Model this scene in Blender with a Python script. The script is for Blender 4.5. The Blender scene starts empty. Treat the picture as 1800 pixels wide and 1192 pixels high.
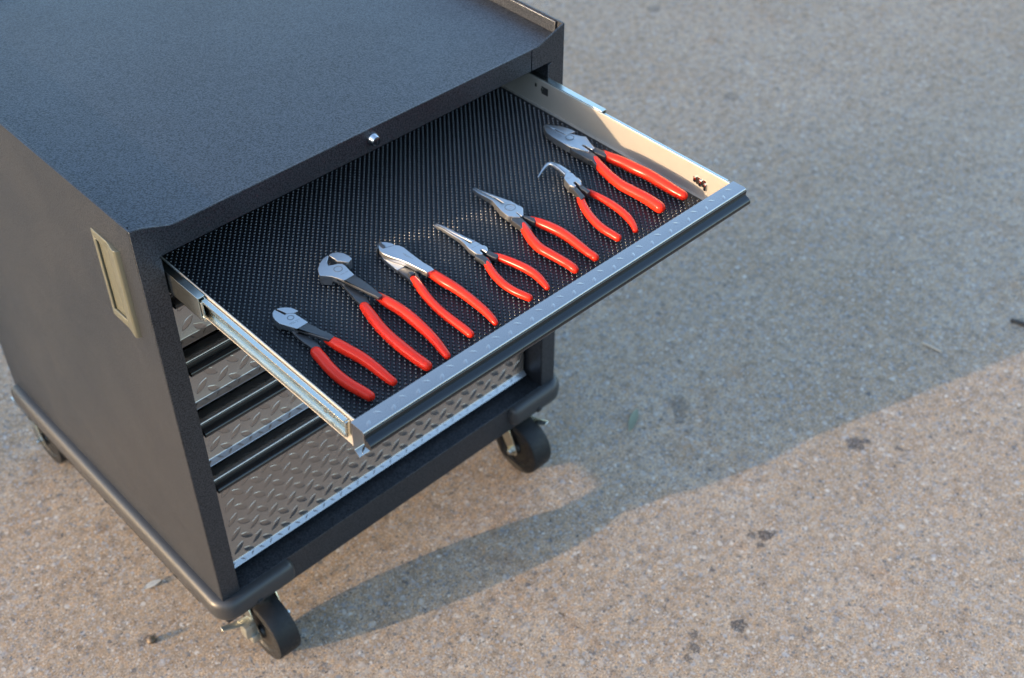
import bpy, bmesh, math, random
from mathutils import Vector, Matrix
random.seed(7)
S = bpy.context.scene
C = S.collection
R = math.radians

# ---------------------------------------------------------------- camera
cam = bpy.data.cameras.new("camera"); cam_o = bpy.data.objects.new("camera", cam); C.objects.link(cam_o)
cam_o.location = (-0.47366, -1.13140, 1.76681)
cam_o.rotation_euler = (math.pi / 2 - 0.74227, 0.0, -0.75809)
cam.sensor_width = 36.0; cam.lens = 44.92
cam.clip_start = 0.02; cam.clip_end = 300.0
cam.dof.use_dof = True; cam.dof.focus_distance = 1.56; cam.dof.aperture_fstop = 4.8
S.camera = cam_o

# ---------------------------------------------------------------- light
SUN_DIR = Vector((1.0, -0.30, -0.175)).normalized()       # the way the light travels
elev = math.asin(-SUN_DIR.z)
world = bpy.data.worlds.new("World"); S.world = world; world.use_nodes = True
nt = world.node_tree
sky = nt.nodes.new("ShaderNodeTexSky"); sky.sky_type = 'NISHITA'; sky.sun_disc = False
sky.sun_elevation = elev; sky.sun_rotation = math.atan2(-SUN_DIR.x, -SUN_DIR.y)
sky.air_density = 1.0; sky.dust_density = 1.8; sky.ozone_density = 1.6
bgn = nt.nodes["Background"]; bgn.inputs[1].default_value = 0.15
nt.links.new(sky.outputs[0], bgn.inputs[0])
sun = bpy.data.lights.new("sun", 'SUN'); sun.energy = 2.0; sun.angle = R(0.5); sun.color = (0.80, 0.57, 0.35)
sun_o = bpy.data.objects.new("sun", sun); C.objects.link(sun_o)
sun_o.rotation_euler = SUN_DIR.to_track_quat('-Z', 'Y').to_euler(); sun_o.location = (-3, 1, 2)
S.view_settings.view_transform = 'Standard'; S.view_settings.look = 'None'
S.view_settings.exposure = 2.72; S.view_settings.gamma = 1.0
S.cycles.use_denoising = True; S.cycles.sample_clamp_indirect = 6.0; S.cycles.max_bounces = 8

# ---------------------------------------------------------------- materials
class N:
    def __init__(s, name):
        s.m = bpy.data.materials.new(name); s.m.use_nodes = True
        s.t = s.m.node_tree; s.b = s.t.nodes["Principled BSDF"]
    def n(s, typ, **kw):
        x = s.t.nodes.new(typ)
        for k, v in kw.items():
            if k in x.inputs.keys() if isinstance(k, str) else False: x.inputs[k].default_value = v
            else: setattr(x, k, v)
        return x
    def l(s, a, b): s.t.links.new(a, b)
    def co(s):
        if not hasattr(s, '_co'): s._co = s.n("ShaderNodeTexCoord")
        return s._co.outputs["Object"]
    def noise(s, scale, detail=2.0, rough=0.5, vec=None, dist=0.0):
        x = s.n("ShaderNodeTexNoise"); x.inputs["Scale"].default_value = scale
        x.inputs["Detail"].default_value = detail; x.inputs["Roughness"].default_value = rough
        x.inputs["Distortion"].default_value = dist
        s.l(vec or s.co(), x.inputs["Vector"]); return x
    def ramp(s, fac, stops):
        r = s.n("ShaderNodeValToRGB"); e = r.color_ramp.elements
        while len(e) < len(stops): e.new(0.5)
        for q, (p, c) in zip(e, stops):
            q.position = p; q.color = (c, c, c, 1) if not isinstance(c, tuple) else (*c, 1)
        s.l(fac, r.inputs[0]); return r.outputs[0]
    def mix(s, fac, a, b, mode='MIX'):
        m = s.n("ShaderNodeMix"); m.data_type = 'RGBA'; m.blend_type = mode
        for i, v in ((0, fac), (6, a), (7, b)):
            if isinstance(v, (int, float)): m.inputs[i].default_value = v
            elif isinstance(v, tuple): m.inputs[i].default_value = (*v, 1)
            else: s.l(v, m.inputs[i])
        return m.outputs[2]
    def bump(s, h, dist, strength=1.0, prev=None):
        b = s.n("ShaderNodeBump"); b.inputs["Distance"].default_value = dist; b.inputs["Strength"].default_value = strength
        s.l(h, b.inputs["Height"])
        if prev: s.l(prev, b.inputs["Normal"])
        return b.outputs[0]
    def set(s, **kw):
        names = dict(col="Base Color", metal="Metallic", rough="Roughness", spec="Specular IOR Level", coat="Coat Weight", coatr="Coat Roughness", normal="Normal", sub="Subsurface Weight")
        for k, v in kw.items():
            i = s.b.inputs[names[k]]
            if isinstance(v, (int, float)): i.default_value = v
            elif isinstance(v, tuple): i.default_value = (*v, 1)
            else: s.l(v, i)
        return s.m

def simple(name, col, rough=0.4, metal=0.0, spec=0.5, coat=0.0, var=0.06, vs=60, bumpd=0.0, bs=800):
    k = N(name)
    nz = k.noise(vs, 4, 0.6)
    k.set(col=k.mix(nz.outputs[0], tuple(c * (1 - var * 2) for c in col), tuple(min(1, c * (1 + var * 2)) for c in col)),
          rough=k.ramp(k.noise(vs * 3, 4, 0.7).outputs[0], [(0.25, max(0.03, rough * (1 - var * 2))), (0.75, min(1, rough * (1 + var * 2)))]), metal=metal, spec=spec, coat=coat)
    if bumpd: k.set(normal=k.bump(k.noise(bs, 2, 0.5).outputs[0], bumpd))
    return k.m

def hammered():
    k = N("hammered_grey_paint")
    a = k.noise(480, 1.5, 0.45, dist=0.5); big = k.noise(9, 3, 0.5)
    h = k.ramp(a.outputs[0], [(0.36, 0.0), (0.64, 1.0)])
    k.set(col=k.mix(h, (0.031, 0.0345, 0.042), (0.076, 0.0835, 0.100)), metal=0.80,
          rough=k.ramp(big.outputs[0], [(0.3, 0.34), (0.7, 0.42)]),
          normal=k.bump(h, 0.00013, 1.0), spec=0.5)
    return k.m

def concrete():
    k = N("worn_concrete")
    co = k.co()
    big = k.noise(1.6, 4, 0.6); mid = k.noise(14, 5, 0.65); fine = k.noise(420, 3, 0.65)
    base = k.mix(k.ramp(big.outputs[0], [(0.36, 0.0), (0.64, 1.0)]), (0.292, 0.228, 0.166), (0.356, 0.292, 0.228))
    base = k.mix(k.ramp(mid.outputs[0], [(0.30, 0.0), (0.72, 1.0)]), k.mix(0.55, base, (0.235, 0.160, 0.105)), base)
    blot = k.noise(48, 3, 0.65)
    base = k.mix(1.0, base, k.ramp(blot.outputs[0], [(0.30, (0.62, 0.61, 0.62)), (0.5, (1.0, 1.0, 1.0)), (0.70, (1.24, 1.19, 1.12))]), 'MULTIPLY')
    grain = k.noise(290, 3, 0.7)
    base = k.mix(1.0, base, k.ramp(grain.outputs[0], [(0.30, (0.24, 0.24, 0.25)), (0.42, (0.74, 0.72, 0.71)), (0.55, (1.0, 1.0, 1.0)), (0.70, (1.34, 1.30, 1.24))]), 'MULTIPLY')
    tint = k.noise(130, 2, 0.6)
    base = k.mix(1.0, base, k.ramp(tint.outputs[0], [(0.32, (0.88, 0.97, 1.10)), (0.5, (1.0, 1.0, 1.0)), (0.68, (1.14, 1.0, 0.84))]), 'MULTIPLY')
    base = k.mix(0.8, base, k.ramp(fine.outputs[0], [(0.28, 0.45), (0.5, 1.0), (0.72, 1.5)]), 'MULTIPLY')
    # aggregate: stones of two sizes showing through the worn paste
    warp = k.mix(0.012, co, k.noise(60, 2, 0.5).outputs[1], 'ADD')
    for sc, th, amt in ((46, 0.16, 0.6), (75, 0.22, 0.75), (140, 0.28, 0.8), (270, 0.32, 0.8)):
        v = k.n("ShaderNodeTexVoronoi"); v.inputs["Scale"].default_value = sc; k.l(warp, v.inputs["Vector"])
        sep = k.n("ShaderNodeSeparateColor"); k.l(v.outputs["Color"], sep.inputs[0])
        stone = k.ramp(sep.outputs[0], [(0.0, (0.06, 0.062, 0.07)), (0.18, (0.13, 0.14, 0.155)), (0.36, (0.29, 0.295, 0.31)), (0.55, (0.33, 0.25, 0.18)), (0.74, (0.24, 0.16, 0.10)), (0.88, (0.48, 0.45, 0.41)), (1.0, (0.20, 0.18, 0.165))])
        inside = k.ramp(v.outputs["Distance"], [(th, 1.0), (th + 0.16, 0.0)])
        some = k.ramp(sep.outputs[1], [(0.36, 0.0), (0.44, 1.0)])
        fac = k.mix(1.0, inside, some, 'MULTIPLY'); fac = k.mix(1.0, fac, (amt, amt, amt), 'MULTIPLY')
        base = k.mix(fac, base, stone)
    # pits
    v = k.n("ShaderNodeTexVoronoi"); v.inputs["Scale"].default_value = 105; k.l(k.mix(0.03, co, k.noise(40, 2, 0.5).outputs[1], 'ADD'), v.inputs["Vector"])
    sep = k.n("ShaderNodeSeparateColor"); k.l(v.outputs["Color"], sep.inputs[0])
    pit = k.mix(1.0, k.ramp(v.outputs["Distance"], [(0.16, 1.0), (0.24, 0.0)]), k.ramp(sep.outputs[2], [(0.80, 0.0), (0.84, 1.0)]), 'MULTIPLY')
    base = k.mix(k.mix(1.0, pit, (0.8, 0.8, 0.8), 'MULTIPLY'), base, (0.05, 0.046, 0.044))
    # tar spots and old marks, each with its own outline
    dn = k.noise(90, 5, 0.75); dcol = k.mix(0.034, co, dn.outputs[1], 'ADD'); off = Vector((0.017, 0.017, 0.017))
    total = None
    for x, y, r, st in STAINS:
        d = k.n("ShaderNodeVectorMath", operation='DISTANCE'); k.l(dcol, d.inputs[0]); d.inputs[1].default_value = (x + off.x, y + off.y, off.z)
        mr = k.n("ShaderNodeMapRange"); k.l(d.outputs["Value"], mr.inputs[0])
        for i, val in ((1, r * 0.93), (2, r * 1.06), (3, st * .88), (4, 0.0)): mr.inputs[i].default_value = val
        if total is None: total = mr.outputs[0]
        else:
            mx = k.n("ShaderNodeMath", operation='MAXIMUM'); k.l(total, mx.inputs[0]); k.l(mr.outputs[0], mx.inputs[1]); total = mx.outputs[0]
    grit = k.ramp(k.noise(260, 3, 0.7).outputs[0], [(0.36, 0.1), (0.5, 1.0)])
    base = k.mix(k.mix(1.0, total, grit, 'MULTIPLY'), base, (0.035, 0.035, 0.04))
    rust = k.mix(1.0, k.ramp(k.noise(3.1, 4, 0.65).outputs[0], [(0.54, 0.0), (0.70, 1.0)]), k.ramp(k.noise(33, 4, 0.7).outputs[0], [(0.42, 0.0), (0.62, 1.0)]), 'MULTIPLY')
    base = k.mix(k.mix(1.0, rust, (0.55, 0.55, 0.55), 'MULTIPLY'), base, k.mix(1.0, base, (0.92, 0.66, 0.46), 'MULTIPLY'))
    hgt = k.mix(0.5, fine.outputs[0], mid.outputs[0])
    hgt = k.mix(pit, hgt, (0, 0, 0))
    k.set(col=base, rough=0.85, spec=0.25, normal=k.bump(hgt, 0.0016, 0.6))
    return k.m

STAINS = [(1.118, -0.386, 0.017, 0.95), (1.140, -0.398, 0.008, 0.8), (1.166, -0.4515, 0.008, 0.85), (1.175, -0.462, 0.005, 0.8), (0.806, -0.390, 0.008, 0.85), (0.823, -0.407, 0.013, 0.95), (0.800, -0.414, 0.006, 0.9), (0.840, -0.415, 0.006, 0.8), (0.642, -0.4934, 0.014, 0.95), (0.575, -0.455, 0.008, 0.8),
          (0.556, -0.472, 0.009, 0.8), (0.535, -0.478, 0.008, 0.75), (0.955, -0.095, 0.016, 0.6), (0.938, -0.110, 0.013, 0.6), (0.970, -0.078, 0.010, 0.5), (0.925, -0.122, 0.009, 0.5), (0.869, -0.2387, 0.006, 0.6), (0.698, -0.389, 0.006, 0.8), (0.99, -0.35, 0.004, 0.8),
          (-0.072, 0.146, 0.010, 0.9), (-0.088, 0.150, 0.008, 0.7), (-0.167, 0.21, 0.007, 0.7), (1.058, -0.065, 0.005, 0.5), (1.42, -0.60, 0.009, 0.6), (1.25, -0.70, 0.006, 0.8), (0.72, -0.58, 0.007, 0.7), (1.9, 0.55, 0.02, 0.5), (1.5, 0.9, 0.012, 0.6), (1.35, 0.62, 0.01, 0.5), (2.1, 1.0, 0.02, 0.5), (0.43, -0.36, 0.006, 0.6), (0.30, -0.05, 0.006, 0.6), (-0.22, 0.66, 0.012, 0.45)]
M = {}
M['paint'] = hammered()
M['concrete'] = concrete()
M['plate'] = simple("bright_treadplate", (0.345, 0.332, 0.330), 0.26, 0.95, var=0.03, vs=25)
M['steel'] = simple("galvanised_drawer_steel", (0.40, 0.37, 0.33), 0.36, 0.50, var=0.04, vs=30)
M['zinc'] = simple("zinc_plated_slide", (0.60, 0.62, 0.57), 0.22, 1.0, var=0.05, vs=40)
M['chrome'] = simple("chrome_lock", (0.52, 0.53, 0.55), 0.14, 1.0, var=0.02)
M['trim'] = simple("gloss_black_trim", (0.007, 0.008, 0.010), 0.15, 0.0, 0.5, var=0.05, vs=20)
M['black'] = simple("black_interior", (0.012, 0.012, 0.013), 0.6, var=0.05)
M['liner'] = simple("black_liner_rubber", (0.009, 0.011, 0.015), 0.20, 0.0, 0.8, var=0.08, vs=90)
M['liner_base'] = simple("black_liner_web", (0.007, 0.008, 0.011), 0.55, 0.0, 0.3, var=0.08, vs=90)
M['zinc_dull'] = simple("dull_zinc", (0.36, 0.355, 0.31), 0.30, 0.75, var=0.08, vs=80)
M['bumper'] = simple("dark_grey_bumper_plastic", (0.024, 0.025, 0.028), 0.44, 0.0, 0.45, var=0.06, vs=40, bumpd=0.00006, bs=1500)
M['tyre'] = simple("black_caster_tread", (0.011, 0.0115, 0.013), 0.55, 0.0, 0.25, var=0.22, vs=55, bumpd=0.0002, bs=500)
M['hub'] = simple("black_caster_wheel", (0.012, 0.0115, 0.011), 0.42, 0.0, 0.3, var=0.1, vs=60)
M['handle'] = simple("champagne_plastic", (0.085, 0.085, 0.064), 0.34, 0.15, 0.5, var=0.03, vs=30)
M['grip'] = simple("red_vinyl_dip", (0.66, 0.024, 0.010), 0.25, 0.0, 0.20, coat=0.0, var=0.04, vs=50)
M['jaw'] = simple("ground_tool_steel", (0.41, 0.42, 0.44), 0.34, 0.95, var=0.02, vs=120)
M['arm'] = simple("dark_forged_steel", (0.055, 0.056, 0.06), 0.36, 0.55, var=0.1, vs=120)
M['etch'] = simple("etched_mark", (0.20, 0.21, 0.22), 0.5, 0.8, var=0.1)
M['leaf'] = simple("green_leaf", (0.31, 0.34, 0.25), 0.5, 0.0, 0.4, var=0.15, vs=200)
M['straw'] = simple("pale_dry_stem", (0.40, 0.34, 0.27), 0.7, var=0.15, vs=200)
M['bark'] = simple("dark_dry_stem", (0.035, 0.03, 0.028), 0.8, var=0.2, vs=200)
M['pebble'] = simple("brown_pebble", (0.09, 0.06, 0.035), 0.5, var=0.25, vs=150)
M['chalk'] = simple("pale_scrap", (0.55, 0.56, 0.55), 0.7, var=0.1, vs=150)
TOOLS = {
'lineman':{'h':14,'jaws':[([[612.3,-53.2],[618.4,-63.4],[622.1,-70.5],[622.7,-71.4],[626.1,-84.1],[627.2,-97.5],[616.6,-94.9],[611.9,-93.9],[612.4,-71.8],[609.7,-70.7],[611.3,-53.8]],14,10),([[607.5,-53.2],[610.4,-54.4],[608.6,-70.9],[610.2,-72.7],[610.4,-93.5],[614.1,-95.0],[619.3,-98.3],[625.6,-112.4],[628.8,-116.3],[620.4,-134.9],[617.2,-143.9],[611.9,-144.5],[612.3,-127.3],[609.1,-126.7],[607.2,-144.0],[604.6,-144.7],[600.7,-133.1],[594.7,-117.0],[594.3,-106.3],[594.3,-105.4],[594.4,-95.0],[595.6,-81.6],[597.9,-69.8],[602.5,-60.9]],14,11)],'arms':[([[621.5,-133.5],[621.9,-139.5],[624.0,-154.2],[626.8,-162.4],[614.7,-166.7],[613.6,-157.8],[611.6,-150.3],[614.0,-141.6],[620.0,-127.2]],12,9.5),([[610.2,-141.2],[608.6,-155.4],[602.2,-170.5],[590.6,-171.8],[595.7,-158.8],[593.6,-154.6],[593.4,-140.3],[593.1,-124.2],[596.2,-116.0],[603.8,-124.7]],12,10)],'grips':[[[623.9,-155.1,6.0],[623.9,-168.4,7.0],[626.7,-188.8,7.8],[628.0,-210.4,8.0],[630.2,-230.9,7.9],[629.4,-253.9,7.9],[629.0,-276.2,7.4],[629.8,-289.7,6.7],[630.0,-293.3,6.5]],[[604.8,-156.2,6.3],[598.1,-173.2,6.9],[591.8,-195.2,7.0],[587.7,-220.6,7.0],[588.1,-241.5,7.2],[588.9,-262.8,7.5],[587.9,-280.0,7.7],[586.9,-290.7,7.5]]],'ring':[[610.8,-102.5],[615.8,-107.2]],'marks':[[[604.9,-76.5],[605.3,-91.6]],[[601.5,-87.9],[603.8,-95.0]]],'tip':[[609.5,-53.4],[609.2,-95.2]]},
'bent':{'h':14,'jaws':[([[536.5,-164.9],[532.9,-173.1],[530.5,-181.5],[532.5,-188.5],[535.8,-188.4],[538.1,-180.1],[542.2,-180.7],[540.2,-190.4],[542.6,-191.6],[549.4,-183.2],[550.6,-178.9],[549.9,-174.6],[553.1,-165.6],[550.8,-158.6],[546.4,-158.0]],14,12)],'nose':[[[550.1,-160.3,9.0,5.8],[551.0,-150.0,9.5,5.3],[551.8,-139.7,9.5,4.6],[551.7,-131.0,9.5,3.7],[550.2,-125.3,9.5,3.1],[546.2,-123.1,8.5,2.5],[539.4,-123.8,6.5,1.7],[532.0,-125.5,4.0,1.2],[524.8,-128.1,2.0,0.8]]],'arms':[([[535.1,-184.2],[537.3,-186.3],[533.0,-200.4],[530.0,-210.9],[521.2,-211.9],[525.7,-200.5],[529.0,-190.2],[531.0,-179.1]],12,9),([[543.7,-179.3],[544.7,-189.7],[544.0,-200.8],[544.8,-206.3],[537.0,-208.3],[537.9,-201.5],[537.5,-195.9]],12,9)],'grips':[[[547.7,-197.3,3.7],[548.7,-209.2,4.3],[549.1,-224.1,4.8],[548.8,-239.5,5.1],[547.6,-254.8,5.1],[544.6,-270.5,5.1],[540.0,-284.0,4.7],[535.1,-293.6,4.2],[531.9,-298.3,3.9]],[[534.6,-196.4,4.2],[526.0,-207.6,5.2],[517.6,-222.0,5.3],[510.2,-238.6,5.4],[504.4,-256.4,5.6],[502.2,-272.4,5.5],[502.6,-285.8,5.3],[503.0,-294.6,5.0]]],'seam':[[549.8,-129.2],[550.5,-133.6],[548.7,-144.2],[545.8,-157.9]],'marks':[[[537.4,-167.3],[549.2,-169.2]],[[537.8,-170.1],[545.5,-171.0]]]},
'long':{'h':12,'jaws':[([[441.5,-92.4],[443.5,-105.7],[447.1,-126.7],[450.9,-145.5],[452.5,-153.8],[449.4,-151.6],[445.2,-149.8],[442.5,-147.6],[443.8,-130.3],[443.0,-129.1],[439.8,-92.1]],12,9.5),([[439.2,-92.4],[441.8,-129.7],[440.3,-147.2],[442.9,-148.5],[446.2,-149.6],[449.5,-152.0],[452.2,-154.5],[452.7,-157.2],[452.7,-165.7],[453.9,-167.6],[453.2,-173.3],[443.3,-184.4],[439.7,-185.1],[440.7,-174.2],[439.3,-173.5],[438.3,-183.9],[436.3,-184.7],[431.2,-178.5],[427.0,-173.1],[427.6,-166.7],[428.9,-156.7],[431.5,-147.1],[436.2,-133.0],[436.3,-120.0],[435.5,-106.9],[437.0,-92.9]],12,10)],'arms':[([[432.5,-174.9],[439.4,-182.8],[437.0,-195.8],[433.6,-209.1],[423.0,-208.6],[424.7,-197.2],[425.6,-179.5]],10.5,8.5),([[443.3,-179.5],[444.5,-182.8],[450.9,-196.5],[453.2,-202.8],[444.3,-204.1],[443.0,-196.7],[441.6,-184.9]],10.5,8.5)],'grips':[[[449.9,-192.4,4.8],[452.1,-207.0,6.2],[454.9,-221.8,6.6],[457.0,-238.4,6.6],[456.8,-255.0,6.3],[455.2,-272.8,5.9],[453.7,-288.2,5.5],[453.8,-298.1,5.3],[453.2,-302.6,5.2]],[[433.4,-194.6,5.5],[425.9,-209.3,6.2],[419.4,-226.0,6.3],[415.7,-243.1,6.3],[416.6,-258.6,6.1],[417.9,-273.5,5.9],[418.9,-286.5,5.7],[418.7,-297.6,5.5],[418.5,-301.8,4.9]]],'ring':[[441.7,-161.1],[447.6,-166.6]],'marks':[[[433.1,-159.9],[450.9,-160.9]],[[436.3,-163.3],[446.6,-163.6]]],'tip':[[439.3,-92.4],[435.1,-150.5]]},
'small':{'h':10,'jaws':[([[355.2,-115.5],[358.0,-127.8],[359.6,-146.6],[361.3,-165.2],[363.5,-179.6],[358.5,-178.8],[357.9,-166.9],[357.1,-165.8],[353.6,-115.3]],10,8),([[353.0,-115.5],[356.1,-166.0],[355.8,-168.4],[355.5,-179.2],[358.3,-179.4],[363.4,-180.0],[364.0,-182.3],[364.5,-192.5],[366.3,-193.4],[366.4,-198.8],[362.7,-204.8],[358.6,-206.2],[358.2,-198.2],[354.8,-197.3],[353.7,-205.1],[351.2,-206.3],[347.1,-199.4],[347.6,-192.8],[347.2,-186.0],[350.2,-175.1],[352.4,-162.9],[352.2,-146.9],[352.4,-130.0],[350.6,-115.9]],10,8.5)],'arms':[([[348.3,-196.4],[352.9,-204.4],[353.0,-213.8],[350.2,-225.0],[342.0,-225.3],[344.2,-214.7],[343.3,-201.1]],9,7),([[360.4,-199.7],[363.6,-203.9],[365.8,-213.6],[367.9,-220.8],[360.1,-222.9],[357.7,-215.3],[357.2,-207.2]],9,7)],'grips':[[[365.3,-211.0,3.7],[367.9,-221.8,4.9],[370.8,-235.2,5.5],[373.6,-248.5,5.6],[375.7,-262.5,5.6],[375.9,-276.6,5.3],[373.6,-290.1,4.7],[371.3,-298.8,4.1],[370.4,-301.6,3.8]],[[352.1,-212.4,4.2],[346.4,-222.7,4.9],[340.7,-237.1,5.1],[337.3,-250.5,5.1],[335.4,-264.6,5.1],[336.0,-278.4,4.9],[338.1,-289.6,4.9],[340.3,-298.4,4.8],[340.9,-301.0,4.6]]],'marks':[[[350.7,-187.8],[362.6,-189.0]]],'tip':[[353.0,-115.5],[352.7,-178.7]]},
'cable':{'h':15,'jaws':[([[263.2,-110.8],[267.4,-107.7],[271.0,-110.5],[271.4,-113.8],[269.6,-118.1],[281.8,-122.5],[284.8,-126.5],[286.5,-133.5],[285.7,-142.8],[285.2,-155.7],[284.8,-172.6],[286.1,-184.7],[285.1,-192.3],[274.9,-190.5],[274.2,-184.2],[271.4,-168.0],[270.0,-159.1],[267.2,-148.5],[262.2,-136.3],[259.6,-124.5],[260.0,-118.5]],15,7.5),([[272.2,-105.1],[275.7,-107.2],[279.6,-112.6],[281.7,-119.3],[282.4,-122.2],[270.1,-117.6],[271.9,-113.3],[271.5,-110.0],[271.9,-107.2]],14.6,8),([[266.3,-105.2],[274.8,-105.0],[281.0,-122.7],[273.8,-152.2],[267.9,-155.2],[257.5,-154.5],[258.3,-136.9],[259.1,-124.3]],7,6)],'arms':[([[257.5,-154.5],[267.9,-155.2],[273.4,-166.6],[271.3,-177.2],[265.9,-190.1],[255.0,-187.6],[257.4,-175.9]],7,6),([[260.1,-171.0],[266.1,-171.6],[267.3,-178.3],[259.2,-177.4]],12,6)],'dark':[[267.2,-105.1],[271.6,-106.6],[270.9,-110.8],[270.4,-116.4],[268.2,-118.8],[265.5,-117.3],[265.7,-112.0],[267.2,-108.0],[263.2,-110.8],[257.9,-115.2],[259.0,-112.7]],'grips':[[[285.2,-178.1,4.9],[284.8,-191.0,6.3],[285.0,-207.5,6.9],[286.9,-225.7,6.5],[287.5,-245.0,6.0],[286.8,-265.5,5.6],[285.2,-285.6,5.1],[282.4,-300.6,4.5],[281.4,-305.2,3.7]],[[262.5,-180.6,5.1],[257.7,-196.7,5.6],[252.0,-217.5,5.4],[248.1,-239.7,5.3],[246.7,-258.8,5.3],[246.4,-276.2,5.3],[246.3,-291.0,5.2],[246.0,-300.9,4.8]]],'marks':[[[278.0,-141.3],[279.7,-158.6]],[[277.2,-145.2],[277.0,-154.0]]]},
'end':{'h':16,'jaws':[([[208.6,-82.1],[214.4,-81.9],[219.9,-85.3],[224.4,-92.1],[225.9,-100.6],[225.0,-107.5],[217.5,-110.3],[213.1,-103.5],[208.8,-98.6],[209.3,-94.8],[208.7,-89.3],[208.2,-83.6]],16,14),([[207.5,-83.5],[202.8,-88.0],[198.4,-92.2],[196.1,-98.4],[200.0,-100.7],[206.6,-103.5],[210.2,-107.3],[210.7,-112.9],[209.1,-123.2],[207.8,-133.6],[192.5,-134.1],[185.8,-117.0],[181.1,-111.8],[176.3,-106.6],[179.5,-99.3],[182.0,-94.8],[189.6,-88.0],[197.9,-83.3],[204.6,-81.9],[207.4,-82.0]],16,9)],'side':[([[181.2,-96.8],[176.5,-106.8],[181.3,-112.0],[186.1,-117.6],[188.1,-108.8],[185.6,-99.6]],15.5,14.5)],'arms':[([[192.6,-133.9],[207.9,-133.3],[209.4,-143.2],[209.9,-162.7],[209.1,-176.6],[209.4,-186.2],[202.2,-187.2],[201.0,-178.8],[198.4,-167.1],[193.5,-143.0],[187.8,-121.6],[186.1,-116.6],[193.4,-122.6]],15.5,5),([[190.4,-110.9],[193.5,-119.3],[197.0,-137.6],[197.6,-153.1],[198.0,-166.7],[194.1,-181.6],[182.7,-179.9],[184.1,-172.1],[185.0,-163.0],[187.6,-147.6],[190.5,-131.5]],8.5,5)],'ring':[[200.1,-111.9],[204.7,-116.2]],'grips':[[[211.1,-174.5,5.1],[211.3,-191.9,6.6],[213.1,-210.5,6.8],[213.3,-230.7,6.8],[212.1,-250.8,6.5],[210.2,-270.3,6.0],[207.4,-287.8,5.5],[203.9,-303.4,4.9],[202.7,-309.2,4.4]],[[186.2,-179.6,6.2],[181.0,-200.1,6.8],[176.3,-222.5,6.7],[173.6,-244.7,6.8],[172.5,-264.7,7.0],[172.5,-283.1,6.7],[173.2,-297.8,6.5],[174.0,-307.8,6.1]]],'marks':[[[195.1,-123.0],[206.5,-123.2]]]},
'diag':{'h':14,'jaws':[([[103.5,-118.1],[108.1,-119.8],[113.3,-123.7],[117.3,-128.5],[119.4,-134.2],[120.1,-139.1],[114.7,-138.9],[111.8,-136.9],[109.0,-134.8],[106.8,-133.6],[107.0,-131.6]],14,12),([[99.5,-118.5],[101.2,-118.3],[104.3,-133.3],[106.9,-134.3],[110.9,-136.4],[114.3,-140.3],[115.1,-147.5],[116.3,-163.1],[100.3,-163.9],[95.9,-153.6],[90.8,-142.1],[90.7,-133.8],[92.5,-126.1],[95.7,-120.8]],14,8)],'side':[([[95.5,-121.2],[92.9,-125.5],[91.1,-133.1],[91.3,-141.6],[95.3,-136.6],[96.5,-127.3]],13,12)],'arms':[([[100.4,-163.6],[116.4,-162.8],[118.1,-173.4],[120.8,-186.2],[124.2,-196.5],[124.3,-202.7],[116.0,-203.9],[113.5,-197.5],[108.5,-186.2],[103.5,-172.3],[96.0,-153.3],[100.5,-155.7]],13.5,5),([[97.8,-153.2],[101.3,-161.7],[106.4,-179.7],[107.1,-193.5],[104.3,-203.8],[95.2,-201.2],[96.5,-193.0],[95.4,-180.4],[95.6,-169.5],[95.9,-160.7]],7.5,5)],'ring':[[106.3,-142.8],[109.7,-146.1]],'grips':[[[120.2,-194.6,5.6],[122.0,-211.2,7.0],[125.0,-228.9,7.0],[128.0,-246.3,6.8],[129.3,-264.5,6.4],[129.5,-281.4,6.0],[129.7,-293.6,5.4],[130.5,-300.0,4.9]],[[96.1,-204.6,7.0],[94.1,-217.6,7.1],[91.4,-236.6,6.9],[90.4,-255.6,6.8],[91.8,-273.5,6.6],[94.5,-288.4,6.4],[96.5,-299.5,6.0],[97.1,-301.0,5.7]]],'marks':[[[98.8,-150.9],[113.1,-151.6]],[[99.8,-152.9],[109.2,-153.5]]]},
}
# ---------------------------------------------------------------- helpers
def wloc(o):
    v = Vector((0, 0, 0))
    while o: v += o.location; o = o.parent
    return v
FLAT = {'jaw', 'jaw_heel', 'handle_arm', 'cutting_notch', 'front_frame', 'side_panel', 'drawer', 'fork', 'drawer_slide', 'bottom_rail', 'tray_lip'}
def obj(name, bm, mat, parent=None, smooth=35, loc=None):
    """link one mesh object; vertices are given in world space"""
    me = bpy.data.meshes.new(name)
    bmesh.ops.recalc_face_normals(bm, faces=bm.faces)
    o = bpy.data.objects.new(name, me); C.objects.link(o)
    base = wloc(parent) if parent else Vector(loc or (0, 0, 0))
    if base.length: bmesh.ops.translate(bm, vec=-base, verts=bm.verts)
    bm.to_mesh(me); bm.free()
    if name in FLAT: smooth = 20
    me.shade_smooth(); me.set_sharp_from_angle(angle=R(smooth))
    me.materials.append(mat)
    if parent: o.parent = parent
    elif loc: o.location = loc
    return o
def thing(name, label, cat, loc, group=None):
    o = bpy.data.objects.new(name, None); C.objects.link(o); o.location = loc
    o.empty_display_size = 0.05
    o['label'] = label; o['category'] = cat
    if group: o['group'] = group
    return o
def tag(o, label=None, cat=None, group=None, kind=None):
    for k, v in (('label', label), ('category', cat), ('group', group), ('kind', kind)):
        if v: o[k] = v
    return o
def copy_tree(o, parent):
    c = o.copy(); C.objects.link(c); c.parent = parent
    for ch in list(o.children): copy_tree(ch, c)
    return c
def bev(bm, w, seg=2, ang=30, geom=None):
    es = [e for e in (geom or bm.edges) if len(e.link_faces) == 2 and e.calc_face_angle(0) > R(ang)]
    if es: bmesh.ops.bevel(bm, geom=es, offset=w, segments=seg, affect='EDGES', clamp_overlap=True, profile=0.5)
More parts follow.
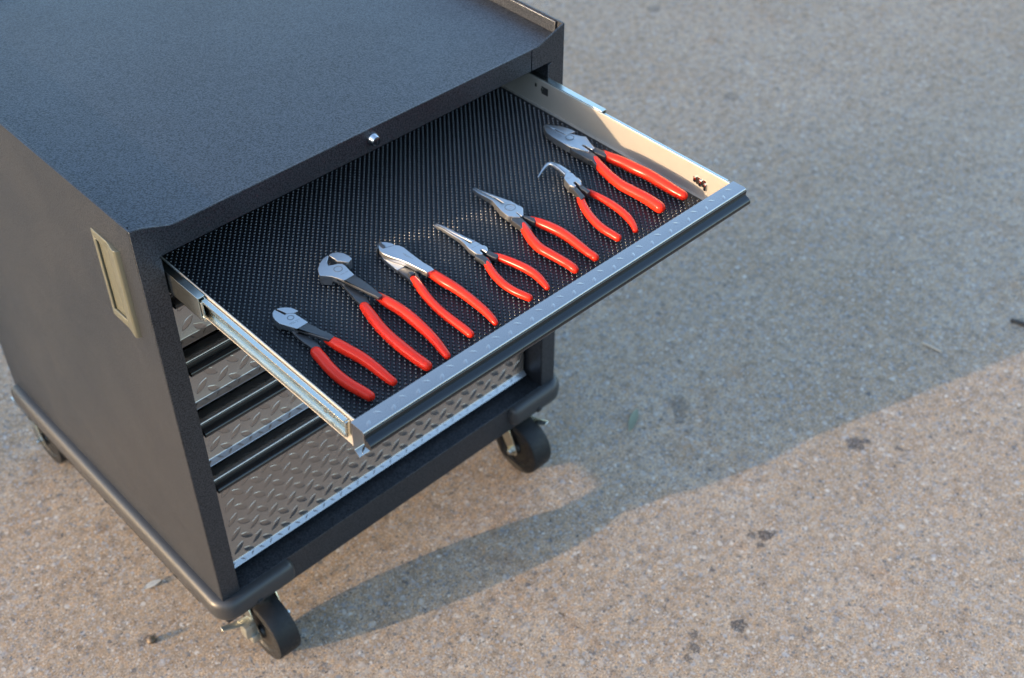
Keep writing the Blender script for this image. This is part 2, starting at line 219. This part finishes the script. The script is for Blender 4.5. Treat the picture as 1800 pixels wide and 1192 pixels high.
def bx(x0, x1, y0, y1, z0, z1, b=0.0, seg=2, bm=None):
    t = bmesh.new()
    bmesh.ops.create_cube(t, size=1)
    for v in t.verts: v.co = Vector(((x0 + x1) / 2 + v.co.x * (x1 - x0), (y0 + y1) / 2 + v.co.y * (y1 - y0), (z0 + z1) / 2 + v.co.z * (z1 - z0)))
    if b: bev(t, b, seg)
    return add(bm, t)
def add(bm, t):
    if bm is None: return t
    me = bpy.data.meshes.new("tmp"); t.to_mesh(me); t.free(); bm.from_mesh(me); bpy.data.meshes.remove(me); return bm
def prism(pts, vec, b=0.0, seg=2, bm=None, ang=25):
    """closed outline of 3-D points extruded along vec"""
    t = bmesh.new()
    vs = [t.verts.new(p) for p in pts]; f = t.faces.new(vs)
    r = bmesh.ops.extrude_face_region(t, geom=[f])
    bmesh.ops.translate(t, vec=Vector(vec), verts=[g for g in r['geom'] if isinstance(g, bmesh.types.BMVert)])
    bmesh.ops.recalc_face_normals(t, faces=t.faces)
    if b: bev(t, b, seg, ang)
    return add(bm, t)
def sheet(path, th, x0, x1, b=0.0, bm=None):
    """folded sheet: open (y, z) path with thickness, extruded along x"""
    n = len(path); off = []
    for i in range(n):
        ns = []
        if i > 0: d = Vector(path[i]) - Vector(path[i - 1]); ns.append(Vector((-d.y, d.x)).normalized())
        if i < n - 1: d = Vector(path[i + 1]) - Vector(path[i]); ns.append(Vector((-d.y, d.x)).normalized())
        m = sum(ns, Vector((0, 0))).normalized(); k = th / max(0.4, m.dot(ns[0])); off.append(Vector(path[i]) + m * k)
    out = [(x0, p[0], p[1]) for p in path] + [(x0, p.x, p.y) for p in reversed(off)]
    return prism(out, (x1 - x0, 0, 0), b, 2, bm)
def catmull(pts, k):
    out = []; n = len(pts)
    for i in range(n - 1):
        p0, p1, p2, p3 = pts[max(i - 1, 0)], pts[i], pts[i + 1], pts[min(i + 2, n - 1)]
        for j in range(k):
            t = j / k
            out.append(tuple(0.5 * (2 * b + (c - a) * t + (2 * a - 5 * b + 4 * c - d) * t * t + (3 * b - a - 3 * c + d) * t ** 3) for a, b, c, d in zip(p0, p1, p2, p3)))
    out.append(tuple(pts[-1])); return out
def sweep(path, n=20, flat=1.0, exp=2.0, cap0=True, cap1=True, up=Vector((0, 0, 1)), bm=None, capk=1.0):
    """path of (x, y, z, r[, rz]); rounded section, domed ends"""
    P = [(Vector(p[:3]), p[3], p[4] if len(p) > 4 else p[3] * flat) for p in path]
    def dome(c, d, r, rz):
        return [(c + d * r * capk * math.sin(a), r * math.cos(a), rz * math.cos(a)) for a in (0.35, 0.7, 1.0, 1.25, 1.45)]
    rings = [(c, r, rz) for c, r, rz in P]
    d0 = (P[0][0] - P[1][0]).normalized(); d1 = (P[-1][0] - P[-2][0]).normalized()
    if cap0: rings = list(reversed(dome(P[0][0], d0, P[0][1], P[0][2]))) + rings
    if cap1: rings = rings + dome(P[-1][0], d1, P[-1][1], P[-1][2])
    t = bmesh.new(); prev = None; m = len(rings); first = last = None
    for i, (c, r, rz) in enumerate(rings):
        d = (rings[min(i + 1, m - 1)][0] - rings[max(i - 1, 0)][0]).normalized()
        s = d.cross(up).normalized(); u = s.cross(d).normalized()
        ring = []
        for j in range(n):
            a = 2 * math.pi * j / n; ca, sa = math.cos(a), math.sin(a)
            k = (abs(ca) ** exp + abs(sa) ** exp) ** (-1 / exp)
            ring.append(t.verts.new(c + s * (r * ca * k) + u * (rz * sa * k)))
        if prev:
            for j in range(n): t.faces.new((prev[j], prev[(j + 1) % n], ring[(j + 1) % n], ring[j]))
        else: first = ring
        prev = ring
    t.faces.new(list(reversed(first))); t.faces.new(prev)
    bmesh.ops.recalc_face_normals(t, faces=t.faces)
    return add(bm, t)
def lathe(prof, c, axis, n=32, bm=None):
    """(radius, distance along axis) profile turned round axis at c"""
    axis = Vector(axis).normalized(); q = Vector((0, 0, 1)).rotation_difference(axis); c = Vector(c)
    t = bmesh.new(); prev = None
    for r, h in prof:
        if r < 1e-6: ring = [t.verts.new(c + q @ Vector((0, 0, h)))]
        else: ring = [t.verts.new(c + q @ Vector((r * math.cos(2 * math.pi * j / n), r * math.sin(2 * math.pi * j / n), h))) for j in range(n)]
        if prev:
            for j in range(n):
                a = [prev[j % len(prev)], prev[(j + 1) % len(prev)], ring[(j + 1) % len(ring)], ring[j % len(ring)]]
                a = [v for i, v in enumerate(a) if v not in a[:i]]
                if len(a) > 2: t.faces.new(a)
        prev = ring
    bmesh.ops.recalc_face_normals(t, faces=t.faces)
    return add(bm, t)
def lug(bm, c, u, v, nrm, ln, wd, h):
    """one lens-shaped treadplate lug"""
    c, u, v, nrm = Vector(c), Vector(u), Vector(v), Vector(nrm); rings = []
    for k, hh in ((1.0, -0.0002), (0.93, h * 0.55), (0.72, h * 0.92)):
        ring = []
        for j in range(14):
            a = 2 * math.pi * j / 14; x = math.cos(a); y = math.sin(a) * (1 - 0.45 * x * x)
            ring.append(bm.verts.new(c + u * (x * ln / 2 * k) + v * (y * wd / 2 * k) + nrm * hh))
        rings.append(ring)
    for a, b in zip(rings, rings[1:]):
        for j in range(14): bm.faces.new((a[j], a[(j + 1) % 14], b[(j + 1) % 14], b[j]))
    bm.faces.new(rings[-1])

# ---------------------------------------------------------------- ground
g = bmesh.new(); bmesh.ops.create_grid(g, x_segments=2, y_segments=2, size=60)
tag(obj('ground', g, M['concrete']), kind='structure')

# ---------------------------------------------------------------- unseen buildings added to shade far concrete and block low sky, sun between
wall_m = simple("pale_render", (0.30, 0.27, 0.235), 0.85, var=0.06, vs=2); roof_m = simple("grey_roof_edge", (0.12, 0.12, 0.12), 0.7, var=0.05, vs=2)
wg = simple("window_glass", (0.03, 0.035, 0.04), 0.08, 0.0, 0.8, var=0.02, vs=2)
def light_blocker(label, BX, dx, y0, y1, h):
    bld = thing('light_blocker', label, 'light_blocker', (BX - dx / 2, (y0 + y1) / 2, 0))
    obj('wall', bx(BX - dx, BX, y0, y1, 0, h), wall_m, bld)
    obj('roof', bx(BX - dx - .1, BX + .15, y0 - .002, y1 + .002, h + .001, h + .25), roof_m, bld)
    n_ = int((y1 - y0) / 4)
    for k in range(n_): obj('window', bx(BX - .02, BX + .03, y0 + 1 + 4 * k, y0 + 3 + 4 * k, 2.6, 4.2, .01), wg, bld)
light_blocker('plain low building outside the frame added to shade the far concrete', -25.0, 3.0, 9.00, 39.0, 6.0)
light_blocker('taller plain building outside the frame added to block the low sky glow', -25.0, 3.0, -31.0, 5.2, 8.0)

# ---------------------------------------------------------------- cabinet
W, D, H = 0.70, 0.658, 0.8775
cab = thing('tool_cabinet', 'dark grey hammered rolling tool cabinet with its shallow top drawer pulled open', 'tool cabinet', (W / 2, D / 2, 0))
pm = M['paint']
def zy(y, z): return (0.0, y, z)
# left side skin with the opening for the handle pocket
HY0, HY1, HZ0, HZ1 = 0.066, 0.097, 0.702, 0.816
b = bx(0, 0.0025, 0.0025, HY0, 0.122, H)
bx(0, 0.0025, HY1, D, 0.122, H, bm=b); bx(0, 0.0025, HY0, HY1, 0.122, HZ0, bm=b); bx(0, 0.0025, HY0, HY1, HZ1, H, bm=b)
bmesh.ops.remove_doubles(b, verts=b.verts, dist=1e-6)
obj('side_panel', b, pm, cab)
obj('side_panel', bx(W - 0.0025, W, 0.0025, D, 0.122, H), pm, cab)
obj('back_panel', bx(0.0025, W - 0.0025, D - 0.0025, D, 0.122, 0.8600, 0.0006), pm, cab)
obj('top_panel', bx(0.0025, W - 0.0025, 0.0025, D - 0.003, 0.8546, 0.8576), pm, cab)
obj('bottom_panel', bx(0.0035, W - 0.0035, 0.05, D - 0.003, 0.125, 0.128), M['black'], cab)
for x0, x1 in ((0.0027, 0.0062), (W - 0.0062, W - 0.0027)):
    obj('tray_lip', bx(x0, x1, 0.013, D - 0.004, 0.8577, H - 0.0012, 0.0008), pm, cab)
left = [(0, .122), (.031, .122), (.031, .8232), (.0284, .8232), (.0284, .826), (.635, .826), (.635, .8602), (.06, .8612), (.052, .862), (.044, .8645), (.018, .8748), (.010, .8768), (0, H)]
right = [(.6362, .826), (.6735, .826), (.6735, .8232), (.669, .8232), (.669, .122), (W, .122), (W, H), (.697, .8772), (.650, .8612), (.6462, .8604), (.6362, .8602)]
obj('front_frame', prism([(x, 0, z) for x, z in left], (0, 0.0024, 0), 0.0009, 2), pm, cab)
obj('front_frame', prism([(x, 0, z) for x, z in right], (0, 0.0024, 0), 0.0009, 2), pm, cab)
obj('post_return', bx(0.003, 0.0309, 0.0026, 0.055, 0.1225, 0.853), pm, cab)
obj('post_return', bx(W - 0.0309, W - 0.003, 0.0026, 0.055, 0.1225, 0.853), pm, cab)
obj('header_return', bx(0.031, W - 0.031, 0.0026, 0.03, 0.8263, 0.8543), pm, cab)
obj('bottom_rail', bx(0.0312, W - 0.0312, 0.0, 0.06, 0.122, 0.180, 0.0012), pm, cab)
# side handle
h = prism([(0.001, .0395, .690), (-.0045, .0425, .690), (-.0060, .0450, .690), (-.0058, .0490, .690), (-.0026, .0665, .690), (0.001, .0665, .690)], (0, 0, .138), 0.0010, 3)
bx(-.0024, .001, .0663, .1040, .815, .828, .0012, 3, h); bx(-.0024, .001, .0663, .1040, .690, .703, .0012, 3, h); bx(-.0024, .001, .0965, .1040, .7028, .8152, .0012, 3, h)
bx(.0008, .0022, .0640, .0990, .7005, .8175, bm=h)
obj('side_handle', h, M['handle'], cab)
# lock
lk = obj('lock', lathe([(0.0088, 0.0), (0.0090, .0015), (0.0086, .0025), (0.0068, .0085), (0.0065, .0090), (0.0058, .0090), (0.0055, .0078), (0, .0078)], (.3502, 0, .8438), (0, -1, 0), 40), M['chrome'], cab)
kb = lathe([(0.0050, 0), (0.0050, .0010), (0.0044, .0014), (0, .0014)], (.3502, -.0079, .8438), (0, -1, 0), 28)
obj('lock_cylinder', kb, M['trim'], lk)
kb = bx(.3496, .3508, -.0098, -.0093, .8405, .8471)
obj('keyway', kb, M['chrome'], lk)
# bumpers
def bumper(mx, xe, y_back):
    X = lambda x: W - x if mx else x
    p = [(X(0.0), y_back, .158, .0165, .0215)]
    for k in range(1, 13): p.append((X(0.0), y_back + (0.016 - y_back) * k / 12, .158, .0165, .0215))
    for k in range(1, 8):
        a = R(90 * k / 8); p.append((X(0.016 - 0.016 * math.cos(a)), 0.016 - 0.016 * math.sin(a), .158, .0165, .0215))
    for k in range(6): p.append((X(0.016 + (xe - 0.016) * k / 5), 0.0, .158, .0165, .0215))
    o = obj('corner_bumper', sweep(p, 32, exp=3.0, capk=0.75), M['bumper'], cab)
    for hx in (0.052,): obj('bolt_hole', lathe([(0, .004), (0.0052, .004), (0.0052, 0)], (X(hx), -.0142, .1475), (0, -1, -.25), 18), M['black'], o)
    for hy in (.12, .33, .59): obj('bolt_hole', lathe([(0, .004), (0.004, .004), (0.004, 0)], (X(-.0125), hy, .1425), (1 if mx else -1, 0, -.6), 14), M['black'], o)
    s = [(X(-.0163 - 0.0005), .645 - .6 * k / 20, .1475) for k in range(21)]
    obj('mould_seam', sweep([(*q, .0006, .0006) for q in s], 6), M['hub'], o)
bumper(False, 0.112, 0.640); bumper(True, 0.100, 0.640)
# casters
def caster(xc, yc, brake):
    r, w = 0.0545, 0.042
    c = obj('caster', bx(xc - .034, xc + .034, yc + .002, yc + .066, .1185, .1219, .0008), M['zinc'], cab)
    obj('swivel', lathe([(0.026, 0), (0.028, .003), (0.028, .007), (0.022, .010), (0.0, .010)], (xc, yc + .034, .1085), (0, 0, 1), 32), M['zinc'], c)
    wl = lathe([(0.012, -w / 2 + .004), (.036, -w / 2 + .004), (.039, -w / 2 + .001), (.0475, -w / 2), (r - .0012, -w / 2 + .0015), (r, -w / 2 + .005), (r, w / 2 - .005), (r - .0012, w / 2 - .0015), (.0475, w / 2), (.039, w / 2 - .001), (.036, w / 2 - .004), (.012, w / 2 - .004)], (xc, yc, r), (1, 0, 0), 56)
    obj('wheel', wl, M['tyre'], c)
    hb = lathe([(0, -w / 2 - .0012), (.011, -w / 2 - .0012), (.013, -w / 2 + .003), (.035, -w / 2 + .0045), (.0352, -w / 2 + .0048), (.0352, w / 2 - .0048), (.035, w / 2 - .0045), (.013, w / 2 - .003), (.011, w / 2 + .0012), (0, w / 2 + .0012)], (xc, yc, r), (1, 0, 0), 40)
    obj('wheel_hub', hb, M['hub'], c)
    for s in (-1, 1):
        x = xc + s * (w / 2 + .0032)
        out = [(x, yc + .052, .112), (x, yc + .014, .112), (x, yc - .011, r + .004)] + [(x, yc + .0125 * math.cos(R(a)), r + .0125 * math.sin(R(a))) for a in range(200, 351, 25)]
        obj('fork', prism(out, (s * .0025, 0, 0), .0006), M['zinc'], c)
        nut = lathe([(0, .009), (.0045, .009), (.005, .008), (.005, .0045), (.0085, .0045), (.0085, 0), (0, 0)], (x + s * .0025, yc, r), (s, 0, 0), 6)
        obj('axle_nut', nut, M['zinc'], c)
    if brake == 'r':
        obj('brake_lever', sweep([(xc + .014, yc + .010, .106, .007, .0016), (xc + .020, yc - .010, .106, .007, .0016), (xc + .025, yc - .026, .109, .0062, .0016), (xc + .027, yc - .033, .112, .0055, .0014)], 12, exp=4, capk=.3), M['zinc'], c)
    if brake == 'l':
        obj('brake_lever', sweep([(xc - .030, yc + .010, .088, .006, .0018), (xc - .050, yc + .012, .090, .006, .0018), (xc - .074, yc + .0155, .0985, .0045, .0013)], 12, exp=4, capk=.3), M['zinc_dull'], c)
        q = bx(xc - .047, xc - .026, yc - .006, yc + .012, .062, .090, .003)
        bx(xc - .040, xc - .0245, yc - .010, yc + .004, .048, .066, .003, 2, q)
        obj('brake_housing', q, M['zinc_dull'], c)
caster(.068, .000, 'l'); caster(.632, .008, 'r'); caster(.025, .616, None); caster(.640, .612, None)

# drawers
XD0, XD1 = .038, .662
def lip_y(yF): return yF - .0105
def drawer(zt, zb, yF, opened):
    depth = 0.60
    y1 = yF + depth if not opened else yF + depth
    wl, wr = (.0432, .0452), (.6568, .6588)
    fz = zb + .003
    t = bx(wl[1], wr[0], yF + .0012, y1, fz, fz + .0012)
    top = zt - .001 if opened else zt - .006
    bx(wl[0], wl[1], yF + .0012, y1, fz, top, .0006, 2, t); bx(wr[0], wr[1], yF + .0012, y1, fz, top, .0006, 2, t)
    bx(wl[1], wr[0], y1 - .0015, y1, fz + .0012, top, bm=t)
    d = obj('drawer', t, M['steel'], cab)
    yE = yF - .0195
    arc = [(yE + .0020 - .0020 * math.sin(R(a)), zt - .0020 + .0020 * math.cos(R(a))) for a in (0, 22, 45, 68, 90)]
    path = [(yF - .0066, zb + .0004), (yF - .0080, zb + .0022), (yF - .0072, zb + .0032), (yF - .0010, zb + .0074), (yF, zb + .0088), (yF, zt)] + arc + [(yE, zt - .0165)]
    f = sheet([(a, c) for a, c in path], -.0010, XD0, XD1)
    # lugs on the face, the top flange and the lower lip
    nrm = (0, -1, 0); s2 = math.sqrt(.5); z_lo, z_hi = zb + .012, zt - .016
    i0 = 0
    for i in range(-1, 40):
        for j in range(-4, 12):
            ax, az = .0793 + .03425 * (i - 2), zb + .0130 + .0331 * j - .0010 * 0
            if .047 < ax < .653 and z_lo < az < z_hi: lug(f, (ax, yF, az), (s2, 0, -s2), (s2, 0, s2), nrm, .0275, .0112, .0006)
            bx_, bz_ = ax + .0175, az + .0165
            if .047 < bx_ < .653 and z_lo < bz_ < z_hi: lug(f, (bx_, yF, bz_), (s2, 0, s2), (s2, 0, -s2), nrm, .0275, .0112, .0006)
    for k in range(-1, 38):
        x = .0504 + .0169 * k
        if not XD0 + .008 < x < XD1 - .008: continue
        o = -1 if k % 2 else 1
        lug(f, (x, yE + .0060 + (.0062 if k % 2 else 0), zt), (s2, o * s2, 0), (s2, -o * s2, 0), (0, 0, 1), .0135, .0062, .0011)
    ln = Vector((0, -.0062, -.0042)).normalized(); nn = Vector((0, -.0042, .0062)).normalized(); mid = Vector((0, yF - .0041, zb + .0053))
    for k in range(0, 40):
        x = .047 + .01712 * k
        if x > XD1 - .01: break
        o = 1 if k % 2 else -1
        u = (Vector((1, 0, 0)) + ln * o * .8).normalized(); v = u.cross(nn)
        lug(f, mid + Vector((x, 0, 0)) , u, v, nn, .0095, .0032, .00025)
    fr = obj('front_panel', f, M['plate'], d, smooth=42)
    prof = [(.0002, -.0016), (-.0016, -.0016), (-.0026, -.0028), (-.0022, -.0060), (-.0020, -.0088), (-.0036, -.0098), (-.0066, -.0106), (-.0092, -.0124), (-.0106, -.0150), (-.0106, -.0178), (-.0092, -.0200), (-.0064, -.0210), (.0002, -.0210)]
    tr = prism([(XD0 + .0006, yE + a, zt + c) for a, c in prof], (XD1 - XD0 - .0012, 0, 0))
    obj('pull_trim', tr, M['trim'], d, smooth=50)
    return d
d1 = drawer(.8030, .7545, -.3475, True)
for zt, zb in ((.7525, .6480), (.6360, .5345), (.5220, .4200), (.4070, .1885)): drawer(zt, zb, .0390, False)
d1['label'] = 'shallow top drawer pulled open'
# slides of the open drawer
def slide(mx, y_mid):
    X = lambda x: W - x + .0018 if mx else x
    def C_(x0, x1, y0, y1, z0, z1, t, lip, name, par):
        xs = sorted((X(x0), X(x1)))
        b = bx(*sorted((X(x0), X(x0 + (t if x1 > x0 else -t)))), y0, y1, z0, z1, .0003)
        bx(xs[0], xs[1], y0 + .0001, y1, z1 - t, z1 + .0001, .0004, 2, b); bx(xs[0], xs[1], y0 + .0001, y1, z0 - .0001, z0 + t, .0004, 2, b)
        bx(*sorted((X(x1), X(x1 + (-t if x1 > x0 else t)))), y0 + .0002, y1, z1 - t - lip, z1 - t + .0003, bm=b)
        bx(*sorted((X(x1), X(x1 + (-t if x1 > x0 else t)))), y0 + .0002, y1, z0 + t - .0003, z0 + t + lip, bm=b)
        return obj(name, b, M['zinc'], par)
    C_(.0420, .0358, -.3365, .22, .7745, .7985, .0012, .0022, 'drawer_slide', d1)
    m = C_(.0322, .0418, y_mid, .22, .7690, .8020, .0013, .0035, 'drawer_slide', d1)
    xs = sorted((X(.0362), X(.0424)))
    obj('slide_stop', bx(xs[0], xs[1], -.3392, -.3366, .7755, .7975, .0006), M['zinc'], d1)
    xs = sorted((X(.0340), X(.0364)))
    b = bx(xs[0], xs[1], y_mid - .0035, y_mid + .004, .7735, .7965, .0007)
    bx(X(.0335) - .001, X(.0335) + .001, y_mid - .007, y_mid, .7705, .7755, .0005, 2, b)
    obj('ball_retainer', b, M['zinc'], d1)
    xs = sorted((X(.0362), X(.0380)))
    b = bx(xs[0], xs[1], -.318, -.309, .7890, .7925, .0005); bx(xs[0], xs[1], -.305, -.300, .7865, .7915, .0005, 2, b)
    obj('release_tab', b, M['zinc'], d1)
    for ys in (-.285, -.245, -.165, -.120):
        out = [(0, ys + sx * .0045 + .0022 * math.cos(R(q)), .7865 + .0022 * math.sin(R(q))) for sx, rng in ((1, range(-90, 91, 30)), (-1, range(90, 271, 30))) for q in rng]
        x = X(.0408); s_ = 1 if mx else -1
        obj('web_slot', prism([(x - s_ * .0002, p[1], p[2]) for p in out], (s_ * .00045, 0, 0)), M['arm'], d1)
slide(False, -.068); slide(True, -.115)
# punched tabs in the right wall
xw = .6568
b = bx(xw - .0003, xw + .0001, -.0125, .0005, .7815, .7935); obj('wall_slot', b, M['black'], d1)
b = bx(xw - .0003, xw + .0001, -.3080, -.2920, .7745, .7860); obj('wall_slot', b, M['zinc'], d1)
for y0, z0 in ((-.0035, .7860), (.0090, .7885)):
    obj('bayonet_tab', bx(xw - .0022, xw - .0003, y0, y0 + .0035, z0, z0 + .0060, .0006), M['zinc'], d1)
for y0, z0, hh in ((-.3105, .7715, .0105), (-.3020, .7745, .0095), (-.2925, .7770, .0085)):
    obj('bayonet_tab', bx(xw - .0024, xw - .0003, y0, y0 + .0046, z0, z0 + hh, .0008), M['chrome'], d1)

# ---------------------------------------------------------------- liner
LX0, LX1, LY0, LY1, LZ = .0470, .6500, -.3435, .20, .7605
b = bx(LX0, LX1, LY0, LY1, .7588, LZ)
lin = obj('drawer_liner', b, M['liner_base'], loc=(.35, -.08, .7588))
tag(lin, 'black dimpled rubber mat lining the open top drawer', 'drawer liner')
bm = bmesh.new(); px, py = .0081, .0097
ang = R(1.0)
def bumpm(bm, cx, cy):
    hx, hy = .0021, .0023
    base = [bm.verts.new((cx + hx * a, cy + hy * c, LZ - .0002)) for a, c in ((1, 0), (.62, .62), (0, 1), (-.62, .62), (-1, 0), (-.62, -.62), (0, -1), (.62, -.62))]
    mid = [bm.verts.new((cx + hx * .72 * a, cy + hy * .72 * c, LZ + .0013)) for a, c in ((1, 0), (.66, .66), (0, 1), (-.66, .66), (-1, 0), (-.66, -.66), (0, -1), (.66, -.66))]
    topv = [bm.verts.new((cx + hx * .30 * a, cy + hy * .30 * c, LZ + .0018)) for a, c in ((1, 0), (0, 1), (-1, 0), (0, -1))]
    for j in range(8): bm.faces.new((base[j], base[(j + 1) % 8], mid[(j + 1) % 8], mid[j]))
    for q in range(4):
        j = 2 * q; bm.faces.new((mid[j], mid[j + 1], topv[q])); bm.faces.new((mid[j + 1], mid[(j + 2) % 8], topv[(q + 1) % 4], topv[q]))
    bm.faces.new(topv)
ny = int((.085 - LY0) / py); nx = int((LX1 - LX0) / px)
for j in range(ny):
    for i in range(nx):
        for o in (0, .5):
            x, y = LX0 + (i + .28 + o) * px, LY0 + (j + .30 + o) * py
            if x < LX1 - .003: bumpm(bm, x, y)
dm = obj('dimple', bm, M['liner'], lin, smooth=60); dm['kind'] = 'stuff'

# ---------------------------------------------------------------- pliers
L = .7625
LABELS = {
 'diag': ('diagonal_cutter', 'short-jawed diagonal cutters with all red grips in shade, nearest the left drawer wall'),
 'end': ('end_cutter', 'end cutting nippers with open hooked pincer jaws and long red grips'),
 'cable': ('cable_cutter', 'cable cutter with rounded beaked blades, dark notch and long straight red grips'),
 'small': ('needle_nose_pliers', 'smaller straight needle nose pliers with a slim plain tip'),
 'long': ('long_nose_pliers', 'larger straight long nose pliers with a wide slotted head'),
 'bent': ('bent_nose_pliers', 'bent nose pliers whose thin hooked tip curves down onto the liner'),
 'lineman': ('lineman_pliers', 'biggest pliers, blunt broad head and thick red grips beside right drawer wall')}
def mm(p, z): return (p[0] / 1000, p[1] / 1000, z)
for key, (name, label) in LABELS.items():
    T = TOOLS[key]
    g0 = T['grips'][0][0]; base = (g0[0] / 1000, g0[1] / 1000, L)
    root = thing(name, label, 'pliers', base, 'red handled pliers laid out in the open drawer')
    for i, (pl, ht, dp) in enumerate(T['jaws']):
        bw = .0007 if key in ('lineman', 'bent', 'diag', 'end', 'cable') else .0009
        jb = prism([mm(p, L + ht / 1000) for p in pl], (0, 0, -dp / 1000 if dp < ht else -ht / 1000), bw, 2)
        if 'tip' in T:
            a, c = (Vector(p) / 1000 for p in T['tip']); ax = (a - c); ln_ = ax.length; ax.normalize(); mid = L + (ht - dp * .5) / 1000
            for v in jb.verts:
                u = max(0.0, min(1.0, (v.co.xy - c).dot(ax) / ln_)); v.co.z = mid + (v.co.z - mid) * (1 - (.62 if key != 'lineman' else .25) * u) - .0012 * u
        obj('jaw', jb, M['jaw'], root)
    for pl, ht, dp in T.get('side', []):
        obj('jaw_heel', prism([mm(p, L + ht / 1000) for p in pl], (0, 0, -dp / 1000), .0006, 2), M['jaw'], root)
    for pl, ht, dp in T['arms']:
        obj('handle_arm', prism([mm(p, L + ht / 1000) for p in pl], (0, 0, -dp / 1000), .0012, 3), M['arm'], root)
    for nz in T.get('nose', []):
        q = catmull([(p[0] / 1000, p[1] / 1000, L + p[2] / 1000, p[3] / 1000, min(p[3], 4.6) / 1000) for p in nz], 5)
        obj('bent_nose', sweep(q, 20, exp=3.2, cap0=False), M['jaw'], root)
    if 'seam' in T:
        obj('jaw_seam', sweep([(p[0] / 1000, p[1] / 1000, L + .0139, .0003, .0003) for p in T['seam']], 6), M['black'], root)
    if 'dark' in T:
        obj('cutting_notch', prism([mm(p, L + .0155) for p in T['dark']], (0, 0, -.014), .0005, 2), M['arm'], root)
    mk_ = bmesh.new(); zt = L + T['jaws'][0 if key in ('bent', 'cable') else -1 if key not in ('diag', 'end') else 1][1] / 1000
    for a, c in T['marks']:
        a, c = Vector(a) / 1000, Vector(c) / 1000; d = (c - a); n_ = max(5, int(d.length / .0012)); u = d.normalized(); w_ = Vector((-u.y, u.x)) * .00045
        for k in range(n_):
            if k % 7 == 5: continue
            p0 = a + d * (k / n_); p1 = a + d * ((k + .62) / n_)
            prism([(*(p0 - w_), zt - .0001), (*(p1 - w_), zt - .0001), (*(p1 + w_), zt - .0001), (*(p0 + w_), zt - .0001)], (0, 0, .00018), bm=mk_)
    obj('etched_mark', mk_, M['etch'], root)
    if 'ring' in T:
        a, c = T['ring']; rr = math.hypot(a[0] - c[0], a[1] - c[1]) / 1000 * .92; zt = L + T['jaws'][0][1] / 1000
        obj('pivot', lathe([(rr, -.0001), (rr, .00012), (rr - .0004, .00018), (rr - .0009, .00018), (rr - .0013, .00012), (rr - .0013, -.0001)], (a[0] / 1000, a[1] / 1000, zt), (0, 0, 1), 40), M['etch'], root)
    for gp in T['grips']:
        q = [(p[0] / 1000, p[1] / 1000, L + p[2] / 1000 * .97, p[2] / 1000) for p in gp]
        q = [(a, c, z, r * .98, r * .96) for a, c, z, r in q]
        q = catmull(q, 5)
        obj('grip', sweep(q, 22, exp=2.25, cap0=True, cap1=True, capk=1.0), M['grip'], root)

# ---------------------------------------------------------------- small things on the concrete
def flat_leaf(name, tip, base, wd, mat, label, cat, lift=.004):
    a, c = Vector((*base, .002)), Vector((*tip, .002)); d = c - a; s = Vector((-d.y, d.x, 0)).normalized(); t = bmesh.new(); rows = []
    for k in range(9):
        u = k / 8; w = wd / 2 * math.sin(math.pi * min(1, u * .92 + .04)) ** .8; m = a + d * u + Vector((0, 0, lift * math.sin(math.pi * u)))
        rows.append([t.verts.new(m - s * w + Vector((0, 0, .0015))), t.verts.new(m), t.verts.new(m + s * w + Vector((0, 0, .0015)))])
    for p, q in zip(rows, rows[1:]):
        for i in (0, 1): t.faces.new((p[i], p[i + 1], q[i + 1], q[i]))
    bmesh.ops.solidify(t, geom=t.faces[:], thickness=.0005)
    return tag(obj(name, t, mat, loc=(*base, 0)), label, cat)
flat_leaf('leaf', (.886, -.046), (.832, -.076), .015, M['leaf'], 'small narrow green leaf lying on shaded concrete right of the front caster', 'leaf')
def stem(name, pts, r, mat, label):
    q = catmull([(*p, r) for p in pts], 4)
    return tag(obj(name, sweep(q, 8), mat, loc=(pts[0][0], pts[0][1], 0)), label, 'twig')
stem('twig', [(1.447, -.318, .003), (1.449, -.334, .004), (1.453, -.358, .002)], .0020, M['straw'], 'pale dry straw stem on the shaded concrete at right')
stem('twig', [(1.640, -.408, .004), (1.646, -.425, .005), (1.652, -.446, .004)], .0042, M['bark'], 'dark broken stick at the right edge of the photo')
p = bmesh.new(); bmesh.ops.create_icosphere(p, subdivisions=2, radius=1)
for v in p.verts:
    k = 1 + .14 * math.sin(5 * v.co.x + 3 * v.co.y) * math.cos(4 * v.co.z); v.co = Vector((-.075 + v.co.x * .0075 * k, .141 + v.co.y * .0065 * k, .005 + v.co.z * .0055 * k))
tag(obj('pebble', p, M['pebble'], loc=(-.075, .141, 0), smooth=80), 'small brown pebble on sunlit concrete left of the front caster', 'pebble')
flat_leaf('paper_scrap', (.002, .236), (-.030, .239), .012, M['chalk'], 'thin pale scrap stuck on the concrete beside the left bumper', 'scrap', .0012)
